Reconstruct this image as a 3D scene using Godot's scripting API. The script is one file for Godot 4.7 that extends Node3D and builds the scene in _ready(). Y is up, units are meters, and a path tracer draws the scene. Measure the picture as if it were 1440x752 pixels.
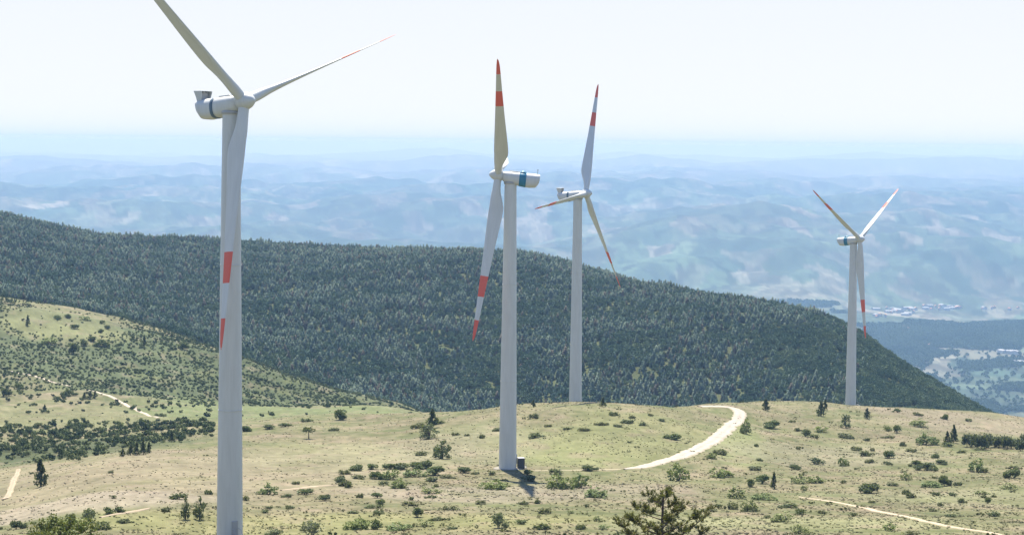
extends Node3D
# Wind turbines on a dry grassland ridge, a wooded hill behind, hazy hill country beyond.

const F := 3200.0           # focal length in pixels of a 1440 x 752 picture
const EYE := 100.0          # height of the camera
const PITCH := 0.05339
const ROLL := 0.0105
var cam_r: Vector3
var cam_u: Vector3
var cam_f: Vector3
var rng := RandomNumberGenerator.new()
var used := {}
var mats := {}

# ------------------------------------------------------------------ helpers
func numbered(called: String) -> String:
	if not used.has(called):
		used[called] = 0
		return called
	used[called] += 1
	return "%s_%03d" % [called, used[called]]

func tag(o: Node, label: String, category: String, group := "", kind := "") -> void:
	if label: o.set_meta("label", label)
	if category: o.set_meta("category", category)
	if group: o.set_meta("group", group)
	if kind: o.set_meta("kind", kind)

func thing(called: String, label: String, category: String, at := Vector3.ZERO, turn := 0.0, group := "") -> Node3D:
	var o := Node3D.new()
	o.name = numbered(called)
	add_child(o)
	o.position = at
	o.rotation.y = turn
	tag(o, label, category, group)
	return o

func part(called: String, mesh: Mesh, m: Material, parent: Node) -> MeshInstance3D:
	var o := MeshInstance3D.new()
	o.name = called
	o.mesh = mesh
	o.material_override = m
	parent.add_child(o, true)
	return o

func structure(called: String, mesh: Mesh, m: Material) -> MeshInstance3D:
	var o := part(numbered(called), mesh, m, self)
	o.set_meta("kind", "structure")
	return o

func mat(c: Color, rough := 0.9, spec := 0.3) -> StandardMaterial3D:   # c linear
	var m := StandardMaterial3D.new()
	m.albedo_color = c.linear_to_srgb()
	m.roughness = rough
	m.metallic_specular = spec
	return m

func vmat(rough := 0.95) -> StandardMaterial3D:
	var m := StandardMaterial3D.new()
	m.albedo_color = Color.WHITE
	m.vertex_color_use_as_albedo = true
	m.roughness = rough
	m.metallic_specular = 0.2
	return m

func noise(sd: int, wavelength: float, oct := 3) -> FastNoiseLite:
	var n := FastNoiseLite.new()
	n.seed = sd
	n.noise_type = FastNoiseLite.TYPE_SIMPLEX_SMOOTH
	n.frequency = 1.0 / wavelength
	n.fractal_type = FastNoiseLite.FRACTAL_FBM
	n.fractal_octaves = oct
	return n

func sm(a: float, b: float, x: float) -> float:
	var t := clampf((x - a) / (b - a), 0.0, 1.0)
	return t * t * (3.0 - 2.0 * t)

func ray(px: float, py: float) -> Vector3:      # scaled to one metre of depth along -z
	var v := cam_f + cam_r * ((px - 720.0) / F) - cam_u * ((py - 376.0) / F)
	return v / -v.z

func at_depth(px: float, py: float, d: float) -> Vector3:
	return Vector3(0, EYE, 0) + ray(px, py) * d

func hit(px: float, py: float, lo := 300.0, hi := 1420.0) -> Vector3:   # the point of the ground seen there
	var r := ray(px, py)
	var d := lo
	var last := lo
	while d < hi:
		var p := Vector3(0, EYE, 0) + r * d
		if p.y < height(p.x, p.z):
			var a := last
			var b := d
			for i in 12:
				var m := (a + b) / 2
				var q := Vector3(0, EYE, 0) + r * m
				if q.y < height(q.x, q.z): b = m
				else: a = m
			var q2 := Vector3(0, EYE, 0) + r * b
			return Vector3(q2.x, height(q2.x, q2.z), q2.z)
		last = d
		d *= 1.006
	return Vector3.INF

# ------------------------------------------------------------------ height of the ground
# control points: [px, py, depth] seen points; [px, depth, height, 1] hidden points
const SEEN := [
	[720,752,368],[720,700,455],[718,660,541],[720,620,615],[720,569,715],
	[1080,752,360],[1080,700,470],[1080,650,590],[1080,600,740],[1090,566,890],[1197,575,914],[1000,569,795],[900,569,735],[810,568,700],
	[1440,752,370],[1440,700,490],[1440,640,640],[1440,604,830],[1440,589,950],[1320,577,930],
	[360,752,378],[360,700,440],[360,660,530],[360,620,640],[360,603,700],[360,590,850],[360,575,1000],[360,562,1080],[360,508,1250],
	[130,752,376],[130,700,430],[130,655,540],[130,630,660],[130,605,800],[130,570,950],[130,545,1030],[130,500,1130],[130,443,1300],
	[0,752,388],[0,735,420],[0,700,500],[0,660,620],[0,620,740],[0,580,900],[0,550,1000],[0,480,1150],[0,424,1300],
	[250,640,575],[250,618,680],[250,600,790],[250,570,980],[250,540,1080],[250,474,1290],
	[560,752,374],[560,700,450],[560,650,560],[560,600,690],[560,581,760],[560,575,1000],[480,560,1150],[450,540,1200],[470,590,730],
	[560,567,1250],[314,764,364],
	[0,325,2000],[130,344,2050],[250,355,2080],[360,358,2100],[500,358,2120],[620,357,2120],[720,359,2100],[850,387,2060],[950,413,2010],[1050,436,1950],[1150,456,1870],[1210,475,1800],[1260,505,1730],[1300,535,1660],[1360,570,1570],[1420,594,1500],
	[0,407,1640],[250,437,1620],[360,457,1650],[560,467,1650],[720,477,1640],[900,500,1580],[1080,510,1560],[1200,540,1480]]
const HIDDEN := [
	[-700,35,86],[0,35,86],[720,35,86],[1440,35,86],[2100,35,86],
	[-700,70,79],[0,70,79],[720,70,79],[1440,70,79],[2100,70,79],
	[-700,120,70],[0,120,70],[720,120,70],[1440,120,70],[2100,120,70],
	[-500,200,58],[240,200,57],[720,200,57],[1200,200,57],[1900,200,58],
	[-500,280,46.5],[0,280,46],[360,280,46],[720,280,46.5],[1080,280,47],[1440,280,47.5],[1900,280,47],
	[810,757,11.5],[720,790,5],[900,800,5],[720,870,-8],[720,1000,-28],[720,1230,-66],[720,1420,-76],[900,900,-8],[900,1050,-38],[900,1300,-76],
	[1080,990,-20],[1080,1150,-50],[1080,1350,-72],[1250,1050,-38],[1250,1250,-70],
	[1440,1060,-38],[1440,1250,-84],[1440,1400,-92],
	[0,1400,4],[130,1400,-6],[250,1400,-18],[360,1370,-36],[450,1330,-48],[0,1500,-2],[250,1500,-24],[560,1420,-58],
	[-400,380,36],[-400,620,12],[-400,900,-3],[-400,1300,22],[-400,1500,16],[-400,2000,46],
	[1780,370,34],[1780,640,12],[1780,950,-20],[1780,1300,-100],[1780,1500,-130],[1780,2000,-220],
	[0,2300,20],[360,2350,-10],[720,2350,-20],[1050,2250,-80],[1300,2000,-140],[1440,1800,-150],[1440,2200,-220],
	[-400,2700,-60],[0,2700,-90],[360,2700,-110],[720,2700,-130],[1080,2700,-200],[1440,2700,-300],[1780,2700,-330],
	[-400,3400,-280],[360,3400,-300],[1080,3400,-340],[1780,3400,-430],[-400,4200,-450],[720,4200,-450],[1780,4200,-480]]
const U0 := -1500.0
const DU := 25.0
const NU := 121
const S0 := 3.4
const DS := 0.035
const NS := 146
var coarse := PackedFloat32Array()

func solve_ground() -> void:
	var cu := PackedFloat64Array()
	var cs := PackedFloat64Array()
	var cv := PackedFloat64Array()
	for c in SEEN:
		var p := at_depth(c[0], c[1], c[2])
		cu.append(p.x / -p.z * F / 420.0); cs.append(log(-p.z) * 3.2); cv.append(p.y)
	for c in HIDDEN:
		cu.append((c[0] - 720.0) / 420.0); cs.append(log(c[1]) * 3.2); cv.append(c[2])
	var n := cu.size()
	var m := n + 3
	var a: Array[PackedFloat64Array] = []
	for i in m:
		var row := PackedFloat64Array()
		row.resize(m + 1)
		a.append(row)
	for i in n:
		for j in n:
			var r2 := (cu[i] - cu[j]) ** 2 + (cs[i] - cs[j]) ** 2
			a[i][j] = 0.0 if r2 < 1e-9 else r2 * log(r2)
		a[i][i] = 0.004
		a[i][n] = 1.0; a[i][n + 1] = cu[i]; a[i][n + 2] = cs[i]; a[i][m] = cv[i]
		a[n][i] = 1.0; a[n + 1][i] = cu[i]; a[n + 2][i] = cs[i]
	for k in m:
		var best := k
		for i in range(k + 1, m):
			if absf(a[i][k]) > absf(a[best][k]): best = i
		var t := a[k]; a[k] = a[best]; a[best] = t
		var rk := a[k]
		for i in range(k + 1, m):
			var q := a[i][k] / rk[k]
			if q != 0.0:
				var ri := a[i]
				for j in range(k, m + 1): ri[j] -= q * rk[j]
				a[i] = ri
	var w := PackedFloat64Array()
	w.resize(m)
	for k in range(m - 1, -1, -1):
		var s: float = a[k][m]
		for j in range(k + 1, m): s -= a[k][j] * w[j]
		w[k] = s / a[k][k]
	coarse.resize(NU * NS)
	for j in NS:
		var ss := (S0 + j * DS) * 3.2
		for i in NU:
			var uu := (U0 + i * DU) / 420.0
			var h := w[n] + w[n + 1] * uu + w[n + 2] * ss
			for k in n:
				var dx := cu[k] - uu
				var dy := cs[k] - ss
				var r2 := dx * dx + dy * dy
				if r2 > 1e-9: h += w[k] * r2 * log(r2)
			coarse[j * NU + i] = h

func cr(a: float, b: float, c: float, d: float, t: float) -> float:
	return b + 0.5 * t * (c - a + t * (2.0 * a - 5.0 * b + 4.0 * c - d + t * (3.0 * (b - c) + d - a)))

func macro(u: float, s: float) -> float:
	var fi := clampf((u - U0) / DU, 1.0, NU - 2.001)
	var fj := clampf((s - S0) / DS, 1.0, NS - 2.001)
	var i := int(fi)
	var j := int(fj)
	var t := fi - i
	var o := (j - 1) * NU + i - 1
	var r: Array[float] = [0, 0, 0, 0]
	for k in 4:
		r[k] = cr(coarse[o], coarse[o + 1], coarse[o + 2], coarse[o + 3], t)
		o += NU
	return cr(r[0], r[1], r[2], r[3], fj - j)

var n_bump := noise(3, 60.0, 3)
var n_far := noise(5, 3800.0, 4)
var n_mid := noise(9, 1500.0, 4)
var n_small := noise(10, 520.0, 3)
var n_far2 := noise(8, 11000.0, 3)
var n_hill := noise(6, 260.0, 3)
# distant ridges: depth, widths in ln(depth) before and behind the crest, crest line as [px, py]
const RIDGES := [
	[13000.0, 0.14, 0.07, [[560,352],[680,343],[760,334],[860,318],[960,301],[1080,297],[1180,300],[1300,309],[1440,326],[1700,345]]],
	[9800.0, 0.10, 0.10, [[1180,436],[1240,432],[1300,434],[1350,441],[1400,437],[1480,436],[1700,440]]],
	[19000.0, 0.07, 0.06, [[-300,276],[0,264],[90,252],[170,241],[215,236],[260,242],[330,250],[420,258],[520,252],[640,262]]],
	[25000.0, 0.04, 0.04, [[-300,235],[0,229],[120,225],[260,231],[400,221],[520,224],[640,217],[780,225],[900,220],[1020,227],[1160,219],[1300,225],[1460,219],[1700,223]]],
	[31000.0, 0.04, 0.04, [[-300,217],[20,212],[110,219],[260,221],[420,217],[540,211],[620,205],[690,214],[800,218],[880,210],[960,216],[1100,219],[1230,212],[1330,218],[1440,215],[1700,218]]]]
const RISE := [Vector2(4000, -520), Vector2(9000, -515), Vector2(11000, -440), Vector2(13000, -350), Vector2(16000, -245), Vector2(20000, -165), Vector2(25000, -115), Vector2(29000, -115), Vector2(34000, -130), Vector2(40000, -200)]
var ridge_lines := []

func prepare_ridges() -> void:
	for r in RIDGES:
		var line := []
		for p in r[3]:
			var q := at_depth(p[0], p[1], r[0])
			line.append(Vector2(q.x / r[0] * F, q.y))
		ridge_lines.append(line)

func along(line: Array, u: float) -> float:
	if u <= line[0].x: return line[0].y
	for k in line.size() - 1:
		var a: Vector2 = line[k]
		var b: Vector2 = line[k + 1]
		if u < b.x:
			return lerpf(a.y, b.y, (u - a.x) / (b.x - a.x))
	return line[-1].y

func far_height(u: float, d: float, x: float, z: float) -> float:
	var s := log(d)
	var h := along(RISE, d) + n_far.get_noise_2d(x, z) * lerpf(45.0, 85.0, sm(7000, 16000, d)) + 40.0 * n_far2.get_noise_2d(x, z) * sm(9000, 20000, d)
	for k in RIDGES.size():
		var r: Array = RIDGES[k]
		var ds: float = s - log(r[0]) - 0.03 * n_far2.get_noise_2d(x * 1.7 + 900.0 * k, z * 0.3)
		var q: float = ds / (r[1] if ds < 0.0 else r[2])
		if absf(q) < 3.0:
			var top := along(ridge_lines[k], u)
			if u < ridge_lines[k][0].x - 60.0 or u > ridge_lines[k][-1].x + 60.0: continue
			var fade := sm(ridge_lines[k][0].x - 60.0, ridge_lines[k][0].x + 120.0, u) * sm(ridge_lines[k][-1].x + 60.0, ridge_lines[k][-1].x - 120.0, u)
			var g := exp(-q * q)
			h = lerpf(h, top - 18.0 + 0.35 * n_far.get_noise_2d(x * 1.6, z * 1.6) * 60.0 * (1.0 - g), g * fade)
	return h + n_small.get_noise_2d(x, z * 0.5) * 34.0 * sm(7500, 12000, d) * (1.0 - sm(20000, 26000, d)) + n_mid.get_noise_2d(x, z * 0.8) * 95.0 * sm(7500, 12000, d) * (1.0 - 0.6 * sm(22000, 30000, d))

func height(x: float, z: float) -> float:
	var d := maxf(-z, 1.0)
	var u := x * F / d
	var h := 0.0
	if d < 4000.0:
		h = macro(u, log(d)) + n_bump.get_noise_2d(x, z) * lerpf(0.5, 1.6, sm(300, 1000, d))
		if d > 1250.0: h += n_hill.get_noise_2d(x, z) * 7.0 * sm(1250, 1700, d)
		if d > 2700.0: h = lerpf(h, far_height(u, d, x, z), sm(2700, 4000, d))
	else:
		h = far_height(u, d, x, z)
	return h

# ------------------------------------------------------------------ sheets of ground
func sheet(us: PackedFloat32Array, ds: PackedFloat32Array, colour: Callable) -> ArrayMesh:
	var w := us.size()
	var n := ds.size()
	var v := PackedVector3Array()
	var nn := PackedVector3Array()
	var c := PackedColorArray()
	var ix := PackedInt32Array()
	v.resize(w * n); nn.resize(w * n); c.resize(w * n); ix.resize((w - 1) * (n - 1) * 6)
	for j in n:
		var d := ds[j]
		for i in w:
			var x := us[i] * d / F
			v[j * w + i] = Vector3(x, height(x, -d), -d)
	for j in n:
		for i in w:
			var a := v[j * w + maxi(i - 1, 0)]
			var b := v[j * w + mini(i + 1, w - 1)]
			var e := v[maxi(j - 1, 0) * w + i]
			var g := v[mini(j + 1, n - 1) * w + i]
			var nm := (b - a).cross(g - e).normalized()
			nn[j * w + i] = nm if nm.y > 0.0 else -nm
			c[j * w + i] = colour.call(us[i], ds[j], v[j * w + i])
	var k := 0
	for j in n - 1:
		for i in w - 1:
			var o := j * w + i
			ix[k] = o; ix[k + 1] = o + w; ix[k + 2] = o + 1
			ix[k + 3] = o + 1; ix[k + 4] = o + w; ix[k + 5] = o + w + 1
			k += 6
	var arr := []
	arr.resize(Mesh.ARRAY_MAX)
	arr[Mesh.ARRAY_VERTEX] = v; arr[Mesh.ARRAY_NORMAL] = nn; arr[Mesh.ARRAY_COLOR] = c; arr[Mesh.ARRAY_INDEX] = ix
	var m := ArrayMesh.new()
	m.add_surface_from_arrays(Mesh.PRIMITIVE_TRIANGLES, arr)
	return m

func spans(stops: Array) -> PackedFloat32Array:    # [from, step, to, step, to ...]
	var out := PackedFloat32Array()
	var x: float = stops[0]
	var k := 1
	while k < stops.size():
		while x < stops[k + 1] - 0.001:
			out.append(x)
			x += stops[k]
		x = stops[k + 1]
		k += 2
	out.append(x)
	return out

func rings(a: float, b: float, n: int) -> PackedFloat32Array:
	var out := PackedFloat32Array()
	for i in n + 1: out.append(exp(lerpf(log(a), log(b), float(i) / n)))
	return out

var g1 := noise(21, 38.0, 4)
var g2 := noise(22, 7.0, 3)
var g3 := noise(23, 130.0, 3)
var g4 := noise(24, 2.2, 2)
var patches := []
const PATCHES := [  # px, py, half width in px, half depth in ln, colour (linear), strength
	[230,660,330,0.20, Color(0.279,0.242,0.158), 0.8],
	[60,716,300,0.05, Color(0.338,0.295,0.218), 0.75],
	[460,640,170,0.10, Color(0.264,0.250,0.146), 0.7],
	[500,740,420,0.055, Color(0.256,0.252,0.111), 0.6],
	[640,694,170,0.05, Color(0.287,0.252,0.183), 0.65],
	[860,690,170,0.05, Color(0.270,0.242,0.165), 0.6],
	[820,628,150,0.09, Color(0.219,0.233,0.103), 0.75],
	[640,630,120,0.09, Color(0.256,0.244,0.150), 0.6],
	[930,600,120,0.08, Color(0.207,0.218,0.098), 0.6],
	[1040,625,40,0.14, Color(0.216,0.241,0.105), 0.7],
	[1180,640,170,0.08, Color(0.248,0.235,0.147), 0.65],
	[1380,600,200,0.07, Color(0.278,0.237,0.165), 0.7],
	[1350,700,220,0.06, Color(0.240,0.243,0.133), 0.6],
	[1200,735,260,0.05, Color(0.240,0.243,0.125), 0.7],
	[950,740,120,0.06, Color(0.257,0.262,0.135), 0.6],
	[230,510,420,0.12, Color(0.095,0.122,0.058), 0.97],
	[380,530,140,0.09, Color(0.083,0.104,0.046), 0.97],
	[110,630,200,0.08, Color(0.089,0.109,0.050), 0.97],
	[90,590,190,0.07, Color(0.202,0.206,0.103), 0.8],
	[400,582,230,0.12, Color(0.167,0.203,0.086), 0.85],
	[90,462,95,0.045, Color(0.207,0.218,0.101), 0.9],
	[60,440,110,0.03, Color(0.173,0.186,0.088), 0.7]]

func near_colour(u: float, d: float, p: Vector3) -> Color:
	var s := log(d)
	var a := 0.5 + 0.9 * g1.get_noise_2d(p.x, p.z)
	var b := g2.get_noise_2d(p.x, p.z)
	var g := g4.get_noise_2d(p.x, p.z)
	var c := Color(0.140, 0.158, 0.066).lerp(Color(0.240, 0.210, 0.128), clampf(a + 0.6 * b, 0.0, 1.0))
	var wob := 0.5 * g3.get_noise_2d(p.x, p.z) + 0.35 * g1.get_noise_2d(p.x + 300.0, p.z)
	for q in patches:
		var r: float = ((u - q[0]) / q[2]) ** 2 + ((s - q[1]) / q[3]) ** 2
		if r < 2.5:
			var k: float = q[5] * (1.0 - sm(0.35, 1.35, r + wob))
			c = c.lerp(q[4], k)
	var dry := sm(0.18, 0.5, g1.get_noise_2d(p.x * 2.1 + 70.0, p.z * 1.3))
	c = c.lerp(Color(0.29, 0.225, 0.165), 0.35 * dry)
	var lush := sm(0.15, 0.45, g1.get_noise_2d(p.x * 1.6 - 210.0, p.z * 1.1 + 77.0))
	c = c.lerp(Color(0.14, 0.15, 0.06), 0.4 * lush)
	var k2 := 0.86 + 0.22 * b + 0.16 * g + 0.20 * g1.get_noise_2d(p.x * 0.9 + 40.0, p.z * 0.6)
	return Color(c.r * k2 * 0.93, c.g * k2 * 0.94, c.b * k2 * 1.0)

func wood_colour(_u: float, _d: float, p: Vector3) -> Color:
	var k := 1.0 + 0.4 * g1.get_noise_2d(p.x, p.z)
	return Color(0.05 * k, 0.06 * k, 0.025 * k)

var f_cell := FastNoiseLite.new()
var f_cell2 := FastNoiseLite.new()
var f_wood := noise(31, 1500.0, 4)
var f_wood2 := noise(33, 420.0, 3)
var f_speck := noise(35, 60.0, 3)
var f_tint := noise(32, 6000.0, 2)
const FIELDS := [Color(0.070,0.078,0.052), Color(0.046,0.064,0.038), Color(0.118,0.108,0.082), Color(0.056,0.072,0.044), Color(0.034,0.052,0.034), Color(0.09,0.086,0.062), Color(0.042,0.060,0.038)]

func wood_at(x: float, z: float, d: float) -> float:
	return f_wood.get_noise_2d(x, z) + 0.5 * f_wood2.get_noise_2d(x, z) + 0.06 * sm(8600, 6500, d)

func far_colour(_u: float, d: float, p: Vector3) -> Color:
	var wx := p.x + 60.0 * f_wood2.get_noise_2d(p.x, p.z)
	var v := f_cell.get_noise_2d(wx, p.z * 0.28) * 0.5 + 0.5
	var c: Color = FIELDS[clampi(int(v * 7.0), 0, 6)]
	var v2 := f_cell2.get_noise_2d(wx, p.z * 0.3)
	c = c * (1.0 + 0.5 * v2) * (1.0 + 0.5 * f_tint.get_noise_2d(p.x * 2.3, p.z * 2.3))
	var w := wood_at(p.x, p.z, d)
	c = c.lerp(Color(0.032, 0.046, 0.034), 0.4 * sm(0.08, 0.16, w))
	# hedges and lanes between the fields
	var e := f_edge.get_noise_2d(wx, p.z * 0.28)
	if e > -0.10: c = c.lerp(Color(0.03, 0.045, 0.03), 0.7)
	var sp := f_speck.get_noise_2d(p.x, p.z * 0.3)
	c = c.lerp(Color(0.034, 0.048, 0.036), 0.4 * sm(0.06, 0.14, sp))
	var t := f_tint.get_noise_2d(p.x, p.z)
	return Color(c.r * (1 + 0.15 * t), c.g, c.b)
var f_edge := FastNoiseLite.new()

# ------------------------------------------------------------------ mesh builders
func loft(st: SurfaceTool, ringset: Array, cap_a := true, cap_b := true, group := 0) -> void:
	for k in ringset.size() - 1:
		var a: PackedVector3Array = ringset[k]
		var b: PackedVector3Array = ringset[k + 1]
		var n := a.size()
		for i in n:
			var j := (i + 1) % n
			st.set_smooth_group(group)
			for p in [a[i], a[j], b[i], a[j], b[j], b[i]]: st.add_vertex(p)
	for e in [[cap_a, ringset[0], true], [cap_b, ringset[-1], false]]:
		if not e[0]: continue
		var r: PackedVector3Array = e[1]
		var mid := Vector3.ZERO
		for p in r: mid += p / r.size()
		for i in r.size():
			var j := (i + 1) % r.size()
			st.set_smooth_group(group + 1)
			if e[2]:
				for p in [mid, r[j], r[i]]: st.add_vertex(p)
			else:
				for p in [mid, r[i], r[j]]: st.add_vertex(p)

func begin() -> SurfaceTool:
	var st := SurfaceTool.new()
	st.begin(Mesh.PRIMITIVE_TRIANGLES)
	return st

func finish(st: SurfaceTool) -> ArrayMesh:
	st.generate_normals()
	st.index()
	return st.commit()

func ring_y(y: float, r: float, n := 40) -> PackedVector3Array:
	var out := PackedVector3Array()
	for i in n:
		var a := -TAU * i / n
		out.append(Vector3(cos(a) * r, y, sin(a) * r))
	return out

func lathe(profile: Array, n := 40) -> ArrayMesh:       # [[r, y], ...] upwards
	var st := begin()
	var rs := []
	for p in profile: rs.append(ring_y(p[1], p[0], n))
	loft(st, rs)
	return finish(st)

func box(st: SurfaceTool, t: Transform3D, size: Vector3, bevel := 0.03) -> void:
	var h := size / 2
	var b := minf(bevel, minf(h.x, minf(h.y, h.z)) * 0.6)
	var rs := []
	for lv in [[-h.y, b], [-h.y + b, 0.0], [h.y - b, 0.0], [h.y, b]]:
		var y: float = lv[0]
		var q: float = lv[1]
		var X := h.x - q
		var Z := h.z - q
		var r := PackedVector3Array()
		for p in [Vector2(X, -Z + b), Vector2(X - b, -Z), Vector2(-X + b, -Z), Vector2(-X, -Z + b), Vector2(-X, Z - b), Vector2(-X + b, Z), Vector2(X - b, Z), Vector2(X, Z - b)]:
			r.append(t * Vector3(p.x, y, p.y))
		rs.append(r)
	loft(st, rs, true, true, 4294967295)

func tube(st: SurfaceTool, pts: Array, r0: float, r1: float, n := 6) -> void:
	var rs := []
	for k in pts.size():
		var dir: Vector3 = (pts[mini(k + 1, pts.size() - 1)] - pts[maxi(k - 1, 0)]).normalized()
		var side := dir.cross(Vector3(0.3, 0.1, 1) if absf(dir.y) > 0.8 else Vector3.UP).normalized()
		var up := side.cross(dir)
		var r := lerpf(r0, r1, float(k) / (pts.size() - 1))
		var ring := PackedVector3Array()
		for i in n:
			var a := TAU * i / n
			ring.append(pts[k] + side * cos(a) * r + up * sin(a) * r)
		rs.append(ring)
	loft(st, rs)

# ------------------------------------------------------------------ wind turbines
const R_BLADE := 40.0
const STATIONS := [  # share of the radius, chord, thickness share, twist in degrees
	[0.030,1.75,1.0,0],[0.06,1.75,1.0,0],[0.10,2.1,0.78,14],[0.15,2.9,0.46,12],[0.20,3.45,0.33,10],[0.25,3.4,0.28,8],[0.32,3.1,0.25,6],[0.42,2.65,0.22,4],[0.52,2.25,0.2,3],[0.61,1.92,0.19,2],[0.73,1.5,0.18,1],[0.86,1.08,0.17,0],[0.93,0.85,0.16,0],[0.97,0.6,0.15,0],[0.99,0.36,0.15,0],[1.0,0.12,0.2,0]]

func station(f: float) -> Array:
	for k in STATIONS.size() - 1:
		if f <= STATIONS[k + 1][0]:
			var t: float = (f - STATIONS[k][0]) / (STATIONS[k + 1][0] - STATIONS[k][0])
			var o := []
			for i in 4: o.append(lerpf(STATIONS[k][i], STATIONS[k + 1][i], t))
			return o
	return STATIONS[-1]

func blade_ring(f: float, grow := 1.0) -> PackedVector3Array:    # blade runs up +y, leading edge towards +x
	var s := station(f)
	var out := PackedVector3Array()
	var n := 24
	var c: float = s[1] * grow
	var th: float = c * s[2]
	var tw := deg_to_rad(s[3])
	var foil := 1.0 - sm(0.06, 0.2, f)
	for i in n:
		var a := TAU * i / n
		var x := cos(a)
		var thick := sin(a) * lerpf(0.5 * (0.62 + 0.38 * x) * 1.15, 0.5, foil)
		var p := Vector2((x * 0.5 - 0.2 * (1.0 - foil)) * c, thick * th)
		p = p.rotated(tw)
		out.append(Vector3(p.x, f * R_BLADE, p.y))
	return out

func blade_piece(a: float, b: float, n: int, ca: bool, cb: bool, grow := 1.0) -> ArrayMesh:
	var st := begin()
	var rs := []
	for i in n + 1: rs.append(blade_ring(lerpf(a, b, float(i) / n), grow))
	loft(st, rs, ca, cb)
	return finish(st)

func blade_white() -> ArrayMesh:
	var st := begin()
	for e in [[0.03, 0.61, 26, true, true], [0.735, 0.875, 6, true, true]]:
		var rs := []
		for i in e[2] + 1: rs.append(blade_ring(lerpf(e[0], e[1], float(i) / e[2])))
		loft(st, rs)
	# the white skin goes on under the red paint
	var core := []
	for i in 15: core.append(blade_ring(lerpf(0.60, 0.995, i / 14.0), 0.97))
	loft(st, core)
	return finish(st)

func nacelle_ring(x: float, top: float, bottom: float, hw: float, grow := 0.0) -> PackedVector3Array:
	var out := PackedVector3Array()
	var n := 32
	var cy := (top + bottom) / 2
	var hh := (top - bottom) / 2 + grow
	for i in n:
		var a := TAU * i / n
		var c := cos(a)
		var s := sin(a)
		out.append(Vector3(x, cy + signf(s) * absf(s) ** 0.78 * hh, signf(c) * absf(c) ** 0.78 * (hw + grow)))
	return out

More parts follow.
